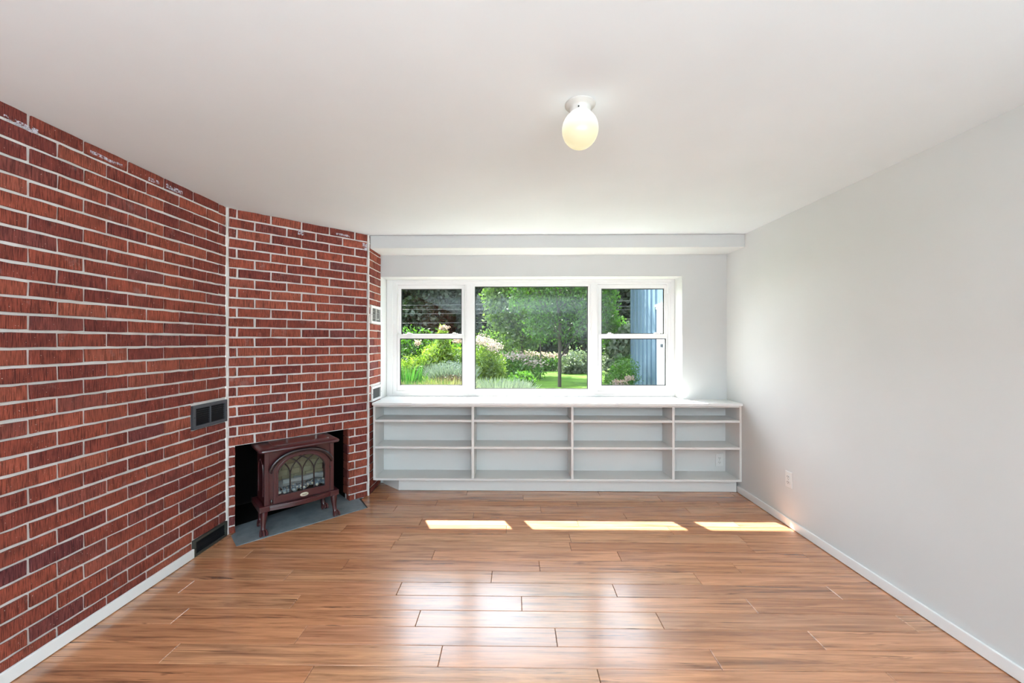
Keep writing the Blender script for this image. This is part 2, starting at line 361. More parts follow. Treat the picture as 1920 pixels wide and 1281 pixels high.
def brickwork(parent, origin, phi, lines, ja, jb, pitch, u0, u1, holes, umin_obj=-1e9, joined=None, flip=0):
    du = Vector((math.cos(phi), math.sin(phi))); dv = Vector((-math.sin(phi), math.cos(phi)))
    for k in range(len(lines) - 1):
        ZT, ZB = min(lines[k] - MJ / 2, H - .001), max(lines[k + 1] + MJ / 2, .002)
        zt, zb = ZT, ZB
        if zt - zb < .012: continue
        j0 = (ja if (k + flip) % 2 == 0 else jb); x = j0 - pitch * math.ceil((j0 - u0) / pitch + 1)
        while x < u1:
            zt, zb = ZT, ZB; a, b_ = max(x + MJ / 2, u0), min(x + pitch - MJ / 2, u1); x += pitch
            if b_ - a < .014: continue
            hs = [(h[0], h[1]) for h in holes if h[2] < zt - .002 and h[3] > zb + .002]
            todo = [(p, q, zb, zt) for p, q in intervals(a, b_, hs)]
            for h in holes:                    # cut pieces above and below a vent
                p, q = max(a, h[0]), min(b_, h[1])
                if q - p < .02 or not (h[2] < zt - .002 and h[3] > zb + .002): continue
                if zt - h[3] > .010: todo.append((p, q, h[3], zt))
                if h[2] - zb > .010: todo.append((p, q, zb, h[2]))
            for p, q, zb_, zt_ in todo:
                zb, zt = zb_, zt_
                jx, jz = random.uniform(-.0012, .0012), random.uniform(-.0009, .0009)
                uc, zc = (p + q) / 2 + jx, (zt + zb) / 2 + jz; pr = random.uniform(-.0015, .0012)
                loc = (origin[0] + du.x * uc + dv.x * pr, origin[1] + du.y * uc + dv.y * pr, zc)
                if uc < umin_obj:
                    w2, h2 = (q - p) / 2, (zt - zb) / 2; i = len(joined.v)
                    X = origin[0] + dv.x * pr
                    joined.v += [(X, uc - w2, zc - h2), (X, uc + w2, zc - h2), (X, uc + w2, zc + h2), (X, uc - w2, zc + h2)]
                    joined.v += [(X - .02, y, z) for (_, y, z) in joined.v[-4:]]
                    for f_ in ((0, 1, 2, 3), (0, 4, 5, 1), (1, 5, 6, 2), (2, 6, 7, 3), (3, 7, 4, 0)): joined.f.append(tuple(i + n_ for n_ in f_))
                else:
                    link('brick', brick_mesh(round(q - p, 3), zt - zb, random.randrange(8)), parent, loc=loc, rz=phi)
# left wall: mortar bed (recessed) then bricks
wl = struct(MB().box(XL - .16, XL - .0085, YR, 2.672, -.1, H).build('wall_left', M['mortar']))
linesL = [2.140 + .0667] + [2.140 - .0667 * k for k in range(13)] + [1.3396 - .0692 * k for k in range(1, 21)]
jn = MB()
VM = (2.381, 2.667, .768, .912); VF = (2.389, 2.667, 0.0, .100)
brickwork(wl, (XL, 0), PI / 2, linesL, 1.571, 1.6735, .2066, YR + .01, 2.664, [(v[0] - .008, v[1] + .01, v[2] - .006, v[3] + .006) for v in (VM, VF)], 1.05, jn)
o = jn.build('brick_field', M['brick_far'], wl); o['kind'] = 'stuff'

# chimney breast: diagonal face + short return
wc = MB()
OP = (0.046, 0.827, 0.588)     # fireplace opening along the diagonal, and its height
L = (B - A).length
def P2(u, v): q = A + U * u + V * v; return (q.x, q.y)
rec = .0085
wc.prism([P2(-.0, rec), P2(OP[0], rec), P2(OP[0], .10), P2(-.05, .10)], -.1, OP[2])
wc.prism([P2(OP[1], rec), P2(L, rec), (XC - rec, B.y), (XC - rec, 3.45), P2(OP[1] + .05, .30), P2(OP[1] + .05, .085), P2(OP[1], .085)], -.1, OP[2])
wc.prism([P2(-.0, rec), P2(L - .004, rec), (XC - rec, B.y + .004), (XC - rec, YB), (XC - .12, YB), P2(L - .15, .12), P2(-.05, .12)], OP[2], H)
wc.prism([(XC - rec, B.y + .05), (XC - rec, YB), (XC - .12, YB), (XC - .12, B.y + .05)], -.1, OP[2])
wch = struct(wc.build('wall_chimney', M['mortar']))
lc = [2.136 + .0673] + [2.136 - .0673 * k for k in range(33)]
brickwork(wch, A, PH, lc, .057, .162, .2045, .012, L - .010, [(OP[0], OP[1], -1, OP[2] - .012)])
RV = ((3.425, 3.685, 1.456, 1.612), (3.440, 3.685, .781, .908))
brickwork(wch, (XC, 0), PI / 2, lc, 3.405, 3.505, .2045, B.y + .010, YB - .004, [(v[0] - .008, v[1] + .01, v[2] - .006, v[3] + .006) for v in RV])
# light mortar beads in the two vertical corners
for nm, (cx_, cy_), rr in (('a', (XL + .004, 2.671), .007), ('b', (B.x + .001, B.y - .001), .0085)):
    pts = [(cx_ + random.uniform(-.001, .001), cy_ + random.uniform(-.001, .001), .004 + (H - .006) * i / 40) for i in range(41)]
    MB().tube(pts, [rr * random.uniform(.75, 1.15) for _ in pts], 7).build('mortar_bead', M['mortar'], wch, smooth=True)
# paint and mortar smears left on the top course
for (u0, u1, z0, z1, wall_) in ((1.49, 1.60, 2.135, 2.155, 0), (1.80, 1.95, 2.155, 2.168, 0), (2.09, 2.16, 2.15, 2.168, 0), (2.20, 2.31, 2.15, 2.172, 0), (.44, .48, 2.10, 2.135, 1), (.72, .83, 2.15, 2.165, 1), (.935, .975, 2.06, 2.12, 1)):
    sm = MB(); n_ = 6
    for i in range(n_):
        a = u0 + (u1 - u0) * i / n_; b2 = u0 + (u1 - u0) * (i + 1) / n_
        zo = random.uniform(-.003, .003)
        if wall_ == 0: sm.box(XL + .0012, XL + .0022, a, b2, z0 + zo, z1 + zo)
        else:
            p0, p1, p2, p3 = P2(a, -.0022), P2(b2, -.0022), P2(b2, -.0012), P2(a, -.0012); sm.prism([p0, p1, p2, p3], z0 + zo, z1 + zo)
    sm.build('paint_smear', M['smear'], wl if wall_ == 0 else wch)
# sooty firebox
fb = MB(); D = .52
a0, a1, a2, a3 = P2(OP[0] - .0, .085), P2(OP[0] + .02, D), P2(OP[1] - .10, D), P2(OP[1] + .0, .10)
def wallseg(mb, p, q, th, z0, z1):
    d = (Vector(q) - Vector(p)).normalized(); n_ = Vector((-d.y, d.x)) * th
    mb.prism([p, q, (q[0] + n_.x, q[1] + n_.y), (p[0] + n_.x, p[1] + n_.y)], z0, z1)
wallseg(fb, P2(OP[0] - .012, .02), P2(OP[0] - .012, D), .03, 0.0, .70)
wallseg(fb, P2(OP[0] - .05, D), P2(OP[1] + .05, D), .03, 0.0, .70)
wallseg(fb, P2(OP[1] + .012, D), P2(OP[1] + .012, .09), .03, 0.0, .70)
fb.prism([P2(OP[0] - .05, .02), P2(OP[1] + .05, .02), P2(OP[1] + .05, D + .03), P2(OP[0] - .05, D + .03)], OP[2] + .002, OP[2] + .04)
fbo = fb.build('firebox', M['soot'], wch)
for k in range(9):     # darkened brick ends on the right jamb, seen inside the opening
    z0 = lc[k + 24] + .004; z1 = lc[k + 23] - .004
    q = P2(OP[1] - .001, .006); kk = MB().box(0, .085, 0, .012, 0, z1 - z0 if z0 > 0 else z1 - .004)
    link('jamb_brick', kk.mesh('jamb_brick', M['brick']), wch, loc=(q[0], q[1], max(z0, .004)), rz=PH + PI / 2)

# ------------------------------------------------------------------ slate hearth
hs = empty('hearth_slab', (-1.5, 2.85, 0)); tag(hs, 'blue-grey slate hearth slab in front of the fireplace opening', 'hearth')
def hp(x, y): return (x + 1.5, y - 2.85)
D_ = .518
hz = MB().prism([hp(-1.757, 2.527), hp(-1.145, 3.125), hp(-1.262, 3.262 + .03), hp(*P2(.93, -.003)), hp(*P2(OP[1] - .001, -.003)), hp(*P2(OP[1] - .001, D_)), hp(*P2(OP[0] - .010, D_)), hp(*P2(OP[0] + .004, -.003)), hp(-1.885, 2.672 - .012)], .0004, .0045)
hz.build('slab', M['slate'], hs)
MB().prism([hp(*P2(OP[1] - .002, .22)), hp(*P2(OP[1] - .002, D_ - .002)), hp(*P2(OP[0] - .008, D_ - .002)), hp(*P2(OP[0] - .006, .10))], .0048, .0060).build('sooty_floor', M['soot'], hs)
MB().prism([hp(-1.151, 3.131), hp(-1.139, 3.125), hp(-1.258, 3.300), hp(-1.270, 3.294)], .0008, .006).build('gap_shade_strip', M['black'], hs)  # black strip laid in as the shade of the gap beside the slab

# ------------------------------------------------------------------ wall vents
def vent(name, label, loc, rz, wd, ht, border, fm, lm, nsl, centre=True, group=None, bars=True, lever=False):
    e = empty(name, loc, rz); tag(e, label, 'vent', group)
    # local: x along wall, front at -y, z up from bottom
    o_ = [(0, 0), (wd, 0), (wd, ht), (0, ht)]; i_ = [(border, border), (wd - border, border), (wd - border, ht - border), (border, ht - border)]
    MB().ring(o_, i_, -.008, .012).build('frame', fm, e, bevel=0.0015)
    MB().box(border * .5, wd - border * .5, .016, .020, border * .5, ht - border * .5).build('backing', M['black'], e)
    if centre: MB().box(wd / 2 - .004, wd / 2 + .004, -.004, .012, border, ht - border).build('divider', fm, e)
    base = None; zs = [border + (ht - 2 * border) * (i + .5) / nsl for i in range(nsl)]
    hh = (ht - 2 * border) / nsl
    spans = ((border, wd / 2 - .004), (wd / 2 + .004, wd - border)) if centre else ((border, wd - border),)
    for s0, s1 in spans:
        k = MB(); k.prism([(0, -.001), (0, .0005), (.010, hh * .78), (.010, hh * .68)], 0, s1 - s0)
        # prism is in (x,y,z) = (depth, height, length): remap to local axes
        k.v = [(z, x, y) for x, y, z in k.v]; me = k.mesh('louvre', lm)
        for z in zs: link('louvre', me, e, loc=(s0, 0, z - hh * .4))
    if lever: MB().box(wd * .52, wd * .60, -.016, -.003, ht * .24, ht * .30).build('lever', M['ventwhite'], e, bevel=.001)
    for sx_ in (border * .45, wd - border * .45):
        k = MB().lathe([(.003, 0), (.0025, .0015)], 8); k.v = [(x, -z - .008, y) for x, y, z in k.v]; k.build('screw', lm, e, loc=(sx_, 0, ht / 2))
    return e
vent('wall_vent', 'grey-framed black louvred vent in the left brick wall at mid height', (XL + .001, VM[0], VM[2]), PI / 2, VM[1] - VM[0], VM[3] - VM[2], .020, M['ventgrey'], M['ventdark'], 8)
vent('wall_vent', 'olive-grey framed black vent at floor level beside the white baseboard', (XL + .001, VF[0], VF[2] + .001), PI / 2, VF[1] - VF[0], VF[3] - VF[2], .014, M['ventolive'], M['ventdark'], 6, centre=False)
vent('wall_vent', 'upper white-framed louvred vent on the narrow brick return beside the window', (XC + .001, RV[0][0], RV[0][2]), PI / 2, RV[0][1] - RV[0][0], RV[0][3] - RV[0][2], .022, M['ventwhite'], M['ventmid'], 9, lever=True)
vent('wall_vent', 'lower white-framed grey vent on the brick return just above the countertop', (XC + .001, RV[1][0], RV[1][2]), PI / 2, RV[1][1] - RV[1][0], RV[1][3] - RV[1][2], .020, M['ventwhite'], M['ventmid'], 9, centre=False)

# ------------------------------------------------------------------ electrical outlets
def outlet(label, loc, rz, decora=False):
    e = empty('wall_outlet', loc, rz); tag(e, label, 'outlet')
    wd, ht = .070, .114
    MB().cbox(-wd / 2, wd / 2, -.006, 0, -ht / 2, ht / 2, .003).build('cover_plate', M['plate'], e)
    for s in (1, -1):
        z = s * .0195
        pts = [(.0165 * math.cos(q), .0165 * math.sin(q)) for q in [2 * PI * i / 20 for i in range(20)]]
        pts = [(x, max(-.012, min(.012, y))) for x, y in pts]
        k = MB().prism(pts, 0, .0035); k.v = [(x, -.006 - zz + .0005, y + z) for x, y, zz in k.v]
        r_ = k.build('receptacle', M['plate'], e)
        sl = MB()
        for x, hh in ((-.0065, .0045), (.0065, .0038)): sl.box(x - .0011, x + .0011, -.0105, -.0093, z - hh + .003, z + hh + .003)
        sl.box(-.002, .002, -.0105, -.0093, z - .0095, z - .006); sl.build('slots', M['slot'], r_)
    k = MB().lathe([(.0022, 0), (.0022, .001)], 10); k.v = [(x, -.006 - z, y) for x, y, z in k.v]; k.build('screw', M['badgetext'], e)
outlet('white double outlet low on the right-hand wall', (XR, 2.858, .329), -PI / 2)
outlet('white outlet inside the lowest right bookcase compartment', (1.862, 3.676, .226), 0)

# ------------------------------------------------------------------ bookcase and countertop
bc = empty('bookcase', (.36, 3.56, 0)); tag(bc, 'long low built-in bookcase painted pale grey-white under the window', 'bookcase')
ox, oy = .36, 3.56
def bb(name, x0, x1, y0, y1, z0, z1, bev=.0015, label=None, m_=None):
    o_ = MB().box(x0 - ox, x1 - ox, y0 - oy, y1 - oy, z0, z1).build(name, m_ or M['shelf'], bc, bevel=bev)
    if label: o_['label'] = label
    return o_
XB0, XB1 = -1.208, 1.936; YF = 3.445
bb('side_panel', XB0, XB0 + .018, YF, 3.676, .108, .752)
bb('side_panel', XB1 - .018, XB1, YF, 3.676, .108, .752)
bays = [(XB0 + .018, -.361), (-.338, .492), (.512, 1.350), (1.370, XB1 - .018)]
for x in ((-.361, -.338), (.492, .512), (1.350, 1.370)): bb('divider', x[0], x[1], YF, 3.676, .126, .752)
bb('bottom_panel', XB0 + .018, XB1 - .018, YF - .003, 3.676, .107, .126)
for i, (x0, x1) in enumerate(bays):
    bb('shelf', x0 + .0003, x1 - .0003, YF, 3.676, .608 + .0015 * (i % 2), .628 + .0015 * (i % 2))
    bb('shelf', x0 + .0003, x1 - .0003, YF, 3.676, .379 + .0012 * (i % 2), .398 + .0012 * (i % 2))
bb('back_panel', XB0, XB1, 3.677, 3.687, .108, .752)
bb('top_rail', XB0 + .018, XB1 - .018, YF + .004, YF + .022, .738, .752)
bb('toe_kick', -1.002, 1.922, 3.500, 3.516, .002, .107, .001)
tk = MB(); wallseg(tk, (-1.002 - ox, 3.500 - oy), (-1.195 - ox, 3.672 - oy), -.012, .002, .107); tk.build('toe_kick_return', M['shelf'], bc)
ct = MB().prism([(XC + .0095, 3.427), (XR - .001, 3.427), (XR - .001, YB - .001), (1.534, YB - .001), (1.534, 3.858), (XC + .0005, 3.858), (XC + .0005, YB + .001), (XC + .0095, YB - .001)], .7535, .775)
o = ct.build('countertop', M['white'], bevel=.002); tag(o, 'continuous white-painted countertop running over the bookcase into the window recess', 'countertop')

# ------------------------------------------------------------------ window
wn = struct(MB().box(-.001, .001, 0, .002, 0, .002).build('window_1', M['vinyl'])); bpy.data.objects.remove(wn)
wn = empty('window_1', (0.15, 3.88, .776)); struct(wn)
wx, wy, wz = .15, 3.88, .776
def wp(mb): mb.v = [(x - wx, y - wy, z - wz) for x, y, z in mb.v]; return mb
fr = MB()
fr.box(-1.2215, -1.165, 3.8585, 3.945, .776, 1.8945).box(-1.165, -1.125, 3.866, 3.945, .776, 1.8945)      # left jamb, stepped
fr.box(1.500, 1.5345, 3.8585, 3.945, .776, 1.8945).box(1.474, 1.500, 3.866, 3.945, .776, 1.8945)
fr.box(-1.165, 1.500, 3.8585, 3.945, 1.872, 1.8945).box(-1.125, 1.474, 3.866, 3.945, 1.850, 1.872)
fr.box(-1.165, 1.500, 3.8585, 3.945, .776, .795).box(-1.125, 1.474, 3.866, 3.945, .795, .824)
wp(fr).build('window_frame', M['vinyl'], wn, bevel=.002)
for x0, x1 in ((-.466, -.388), (.722, .808)):
    k = MB().box(x0, x1, 3.864, 3.945, .824, 1.850).box(x0 + .016, x1 - .016, 3.858, 3.864, .824, 1.850); wp(k).build('mullion', M['vinyl'], wn, bevel=.002)
def rect(x0, x1, z0, z1): return [(x0, z0), (x1, z0), (x1, z1), (x0, z1)]
def sash(name, ox0, ox1, oz0, oz1, gx0, gx1, gz0, gz1, y0, y1, yg):
    s_ = wp(MB().ring(rect(ox0, ox1, oz0, oz1), rect(gx0 - .004, gx1 + .004, gz0 - .004, gz1 + .004), y0, y1)).build(name, M['vinyl'], wn, bevel=.002)
    wp(MB().ring(rect(gx0 - .005, gx1 + .005, gz0 - .005, gz1 + .005), rect(gx0 + .004, gx1 - .004, gz0 + .004, gz1 - .004), yg - .004, yg + .004)).build('gasket', M['gasket'], s_)
    wp(MB().box(gx0, gx1, yg - .0015, yg + .0015, gz0, gz1)).build('pane', M['glass'], s_)
    return s_
sash('fixed_sash', -.388, .722, .824, 1.850, -.371, .713, .844, 1.829, 3.872, 3.93, 3.90)
for (a, b_, lo, up) in ((-1.125, -.466, (-1.095, -.497), (-1.089, -.507)), (.808, 1.474, (.846, 1.454), (.851, 1.446))):
    ls = sash('lower_sash', a + .003, b_ - .003, .826, 1.372, lo[0], lo[1], .880, 1.326, 3.870, 3.894, 3.884)
    us = sash('upper_sash', a + .001, b_ - .001, 1.342, 1.849, up[0], up[1], 1.376, 1.808, 3.897, 3.925, 3.911)
    for xx in (a + .12, b_ - .10):
        k = MB().box(xx - .028, xx + .028, 3.872, 3.892, 1.372, 1.378).box(xx - .02, xx + .008, 3.868, 3.884, 1.378, 1.387); wp(k).build('sash_lock', M['vinyl'], ls, bevel=.002)
    k = MB().box((a + b_) / 2 - .05, (a + b_) / 2 + .05, 3.860, 3.870, .846, .853); wp(k).build('lift_rail', M['vinyl'], ls, bevel=.002)
    for xx in (a + .0015, b_ - .0055):
        k = MB().box(xx, xx + .004, 3.871, 3.896, 1.373, 1.76); wp(k).build('jamb_liner', M['shelf'], us)

# ------------------------------------------------------------------ ceiling lights
def ceiling_light(label, x, y):
    e = empty('ceiling_light', (x, y, H)); tag(e, label, 'ceiling light')
    MB().lathe([(.0575, 0), (.0575, -.004), (.052, -.010), (.043, -.014), (.040, -.018), (.040, -.036), (.0395, -.040), (.030, -.040)], 40).build('canopy', M['canopy'], e, smooth=True)
    k = MB().ico((0, 0, 0), .0035, 1); k.build('screw', M['gasket'], e, loc=(-.012, -.0395, -.029))
    prof = []
    for i in range(25):
        q = PI * i / 24; r = .0685 * math.sin(q); z = .072 * math.cos(q)
        if z > .058: continue
        prof.append((max(r, .0005), z))
    prof = [(.036, .066)] + prof
    MB().lathe(prof, 40).build('globe', M['opal'], e, smooth=True, loc=(0, 0, -.096))
    return e
ceiling_light('white flush ceiling light with a lit opal glass globe, near the window', .253, 1.534)
ceiling_light('lit globe ceiling light behind the viewer, seen as the lower small reflection in the pane', .29, -3.2)

# ------------------------------------------------------------------ electric stove
stv = empty('electric_stove', (-1.506, 2.829, .0045), math.atan2(.682, .731)); tag(stv, 'dark maroon electric stove with arched gothic glass door in the fireplace opening', 'stove')
def claw_leg(x, y, front=True):
    k = MB(); rings = []
    sx_ = 1 if x > 0 else -1
    prof = [(.155, .024, 0, 0), (.125, .023, 0, -.001), (.095, .019, .001, -.001), (.060, .015, .004, -.004), (.035, .015, .006, -.008), (.018, .020, .008, -.014), (.004, .022, .008, -.017)]
    for z, r, dx, dy in prof:
        rings.append([(x + sx_ * dx + r * c_, y + dy + r * s_, z) for c_, s_ in [(math.cos(2 * PI * i / 10 + PI / 10), math.sin(2 * PI * i / 10 + PI / 10)) for i in range(10)]])
    k.loft(rings)
    for tx in (-.014, 0, .014):
        bx = x + sx_ * .008 + tx
        k.tube([(bx, y - .016, .034), (bx * 1.0 + tx * .25, y - .034, .024), (bx + tx * .35, y - .042, .010), (bx + tx * .4, y - .044, .002)], [.006, .0085, .0085, .005], 7)
    return k
for x, y in ((-.226, .012), (.230, .012)): claw_leg(x, y).build('leg', M['maroon'], stv, smooth=True)
for x, y in ((-.205, .205), (.209, .205)): claw_leg(x, y).build('leg', M['maroon'], stv, smooth=True)
# bowed plinth
def bow(xh, yf, bowd, yb, n=16):
    f_ = [(-xh + 2 * xh * i / n, yf - bowd * (1 - (2 * i / n - 1) ** 2)) for i in range(n + 1)]
    return f_ + [(xh, yb), (-xh, yb)]
pl = MB().prism(bow(.205, -.006, .028, .235), .152, .186); pl.prism(bow(.205, -.010, .030, .235), .168, .178)
pl.cbox(-.258, -.196, -.020, .24, .152, .190, .004).cbox(.196, .258, -.020, .24, .152, .190, .004)
pl.build('plinth', M['maroon'], stv, bevel=.002)
# hollow body
bd = MB().box(-.222, -.205, .018, .24, .186, .546).box(.205, .222, .018, .24, .186, .546).box(-.205, .205, .225, .24, .186, .546).box(-.205, .205, .018, .225, .186, .20).box(-.205, .205, .03, .225, .53, .546)
def arch(xc, hw, zb, zs, za, n=18):
    pts = [(xc - hw, zb)]
    for i in range(n + 1):
        q = -1 + 2 * i / n; pts.append((xc + hw * q, zs + (za - zs) * math.sqrt(max(0, 1 - q * q * .88)) - (za - zs) * math.sqrt(.12) * (1 if abs(q) == 1 else 1) * abs(q) ** 4))
    pts.append((xc + hw, zb)); return pts
XA = .008
inner = arch(XA, .157, .238, .418, .500)
outer = [(-.222, .186)] + [(-.222 + .444 * i / 18, .546) for i in range(19)] + [(.222, .186)]
bd.ring(outer, inner, .004, .020)
bd.cbox(-.226, -.196, -.004, .02, .188, .544, .003).cbox(.200, .226, -.004, .02, .188, .544, .003)
bd.build('body', M['maroon'], stv, bevel=.0015)
# top slab with rounded edge and a raised centre plate
def rr_(x0, x1, y0, y1, r, n=5):
    out = []
    for cx_, cy_, a_ in ((x1 - r, y1 - r, 0), (x0 + r, y1 - r, PI / 2), (x0 + r, y0 + r, PI), (x1 - r, y0 + r, 1.5 * PI)):
        for i in range(n + 1): out.append((cx_ + r * math.cos(a_ + PI / 2 * i / n), cy_ + r * math.sin(a_ + PI / 2 * i / n)))
    return out
tp = MB()
def ringz(d, z): return [(x, y, z) for x, y in rr_(-.262 + d, .262 - d, -.040 + d, .262 - d, .03)]
tp.loft([ringz(.018, .546), ringz(.004, .550), ringz(0, .558), ringz(.002, .566), ringz(.012, .573), ringz(.03, .576)])
tp.build('top', M['maroon'], stv, smooth=True)
MB().loft([[(x, y, .576) for x, y in rr_(-.17, .205, .02, .235, .02)], [(x, y, .582) for x, y in rr_(-.167, .202, .023, .232, .02)]]).build('top_plate', M['maroon'], stv, smooth=True)
# door frame, glass, tracery
door_o = arch(XA, .180, .196, .428, .524); door_i = arch(XA, .155, .240, .416, .498)
dr = MB().ring(door_o, door_i, -.010, .004).build('door', M['maroon'], stv, bevel=.0015)
lip = MB().ring(arch(XA, .162, .233, .420, .505), arch(XA, .152, .243, .414, .495), -.014, -.009).build('glass_bead', M['maroon'], dr, bevel=.001)
gp = MB(); ar = arch(XA, .153, .241, .415, .496); gp.v = [(x, .000, z) for x, z in ar] + [(x, .002, z) for x, z in ar]; nA = len(ar)
gp.f = [tuple(range(nA)), tuple(range(2 * nA - 1, nA - 1, -1))]; gp.build('door_glass', M['glass'], dr)
def archz(x):
    q = (x - XA) / .155; return .416 + (.082) * math.sqrt(max(0, 1 - q * q * .88)) - .082 * math.sqrt(.12) * abs(q) ** 4 if abs(q) <= 1 else -1
tr = MB()
for x in (XA - .0775, XA, XA + .0775): tr.tube([(x, -.006, .242), (x, -.006, .375)], .0048, 6)
for x in (XA - .155, XA - .0775, XA, XA + .0775, XA + .155):
    for s in (-1, 1):
        pts = []
        for i in range(14):
            th = i / 13 * 1.25; px_ = x + s * .155 * (1 - math.cos(th)) ; pz = .368 + .135 * math.sin(th)
            if abs(px_ - XA) > .156 or pz > archz(px_): break
            pts.append((px_, -.006, pz))
        if len(pts) > 2: tr.tube(pts, .0042, 6)
tr.build('tracery', M['darkmaroon'], dr, smooth=True)
hd = MB(); hp_ = []
for i in range(25):
    q = -1 + 2 * i / 24; hp_.append((XA + .198 * q, -.020 + .006 * abs(q) ** 6, .432 + .100 * math.sqrt(max(0, 1 - .9 * q * q)) - .100 * math.sqrt(.1) * abs(q) ** 4))
hp_ = [(XA - .200, -.012, .412)] + hp_ + [(XA + .200, -.012, .412)]
hd.tube(hp_, [.008] + [.0135] * 25 + [.008], 10, flat=.8); hd.build('arched_hood', M['darkmaroon'], stv, smooth=True)
for z in (.418, .212):
    hg = MB().lathe([(.001, z - .018), (.005, z - .014), (.007, z), (.005, z + .014), (.001, z + .018)], 10, (-.186, -.012)); hg.build('hinge', M['darkmaroon'], stv, smooth=True)
MB().ico((.197, -.012, .37), .006, 2).build('door_knob', M['darkmaroon'], dr, smooth=True)
bg_ = MB(); el = lambda rx, rz_, y: [(XA + .012 + rx * math.cos(2 * PI * i / 28), y, .213 + rz_ * math.sin(2 * PI * i / 28)) for i in range(28)]
bg_.loft([el(.027, .0135, -.010), el(.027, .0135, -.014), el(.0245, .0115, -.0155)]); bdg = bg_.build('badge', M['cream'], dr, smooth=True)
k = MB().ring([(x, z) for x, _, z in el(.0225, .010, 0)], [(x, z) for x, _, z in el(.0215, .009, 0)], -.0162, -.0150)
k.box(XA - .003, XA + .027, -.0162, -.0150, .2115, .2145)
for i in range(7): k.box(XA - .002 + i * .004, XA + .0006 + i * .004, -.0162, -.0150, .2100, .2160)
k.build('badge_mark', M['badgetext'], bdg)
# log set and ember bed behind the glass
m, t, b = mat('ember_bed', (0.3, 0.3, 0.33), 0.7)
co = objco(t); n = N(t, 'ShaderNodeTexNoise', Scale=55, Detail=4); t.links.new(co, n.inputs['Vector'])
t.links.new(ramp(t, n.outputs[0], [(0.40, (0.10, 0.13, 0.17)), (0.56, (0.32, 0.37, 0.42)), (0.63, (0.9, 0.8, 0.6))]).outputs[0], b.inputs['Base Color'])
eb = MB()
for i in range(90): eb.ico((random.uniform(-.19, .2), random.uniform(.04, .15), .235 + random.uniform(0, .03)), random.uniform(.010, .022), 1, jit=.2)
eb.build('ember_bed', m, stv)
m2, t2, b2 = mat('log_bark', (0.25, 0.27, 0.28), 0.8); lg = MB()
for (x0, x1, y, z, r) in ((-.17, .03, .10, .285, .024), (-.02, .18, .11, .290, .026), (-.10, .13, .075, .305, .020)):
    lg.tube([(x0 + (x1 - x0) * i / 6, y + random.uniform(-.006, .006), z + random.uniform(-.005, .005)) for i in range(7)], [r * random.uniform(.85, 1.1) for _ in range(7)], 9)
lg.build('log_set', m2, stv, smooth=True)
m3, t3, b3 = mat('firebrick_panel', (0.30, 0.27, 0.17), 0.7); fbk = MB()
for r in range(7):
    for c_ in range(-1, 6):
        x0 = -.2 + c_ * .08 + (r % 2) * .04; a_, q_ = max(x0, -.203), min(x0 + .077, .203)
        if q_ - a_ > .01: fbk.box(a_, q_, .17, .18, .235 + r * .042, .235 + r * .042 + .039)
fbk.build('firebrick_back', m3, stv)
# arched relief on the left side panel
k = MB().tube([(-.2235, .05, .24), (-.2235, .05, .40), (-.2235, .07, .45), (-.2235, .125, .48), (-.2235, .18, .45), (-.2235, .20, .40), (-.2235, .20, .24)], .004, 6); k.build('side_relief', M['maroon'], stv, smooth=True)

# ==================================================================== OUTDOORS
rng = np.random.default_rng(11)
G = 0.30
m, t, b = mat('lawn_grass', (0.1, 0.25, 0.03), 0.9, spec=0.1)
co = objco(t); n = N(t, 'ShaderNodeTexNoise', Scale=2.2, Detail=9, Roughness=.7); t.links.new(co, n.inputs['Vector'])
t.links.new(ramp(t, n.outputs[0], [(0.3, (0.026, 0.065, 0.006)), (0.65, (0.075, 0.15, 0.015))]).outputs[0], b.inputs['Base Color'])
bump(t, b, n.outputs[0], .6, .05)
gr = MB(); gx = [-30 + 2.5 * i for i in range(25)]; gy = [3.96, 6, 8, 10, 12, 14, 18, 24, 34, 46]
def gz(x, y): return G + (0.10 * math.sin(x * .5) * min(1, max(0, (y - 8) / 6)) if y > 8 else 0) + max(0, y - 11) * .02 - max(0, 5 - y) * .25
for y in gy:
    for x in gx: gr.v.append((x, y, gz(x, y)))
for j in range(len(gy) - 1):
    for i in range(len(gx) - 1): q = j * len(gx) + i; gr.f.append((q, q + 1, q + 1 + len(gx), q + len(gx)))
o = gr.build('lawn', m, smooth=True); struct(o)
m, t, b = mat('bark_mulch', (0.09, 0.055, 0.035), 0.95)
co = objco(t); n = N(t, 'ShaderNodeTexNoise', Scale=30, Detail=5); t.links.new(co, n.inputs['Vector'])
t.links.new(ramp(t, n.outputs[0], [(0.35, (0.04, 0.025, 0.016)), (0.7, (0.18, 0.12, 0.08))]).outputs[0], b.inputs['Base Color'])
bed = MB()
def bedpoly(pts, top):
    n_ = len(pts); i = len(bed.v); cx_ = sum(p[0] for p in pts) / n_; cy_ = sum(p[1] for p in pts) / n_
    bed.v += [(x, y, gz(x, y) - .02) for x, y in pts] + [(cx_ + (x - cx_) * .8, cy_ + (y - cy_) * .8, gz(x, y) + top) for x, y in pts] + [(cx_, cy_, G + top * 1.3)]
    for k in range(n_): l = (k + 1) % n_; bed.f += [(i + k, i + l, i + n_ + l, i + n_ + k), (i + n_ + k, i + n_ + l, i + 2 * n_)]
bedpoly([(-4.5, 4.4), (.3, 4.4), (.5, 6.0), (.35, 8.5), (-.2, 10.5), (-3, 11.5), (-5.5, 9)], .08)
o = bed.build('garden_bed', m, smooth=True); tag(o, 'brown mulch garden bed under the flowering plants left of the lawn', 'garden bed')

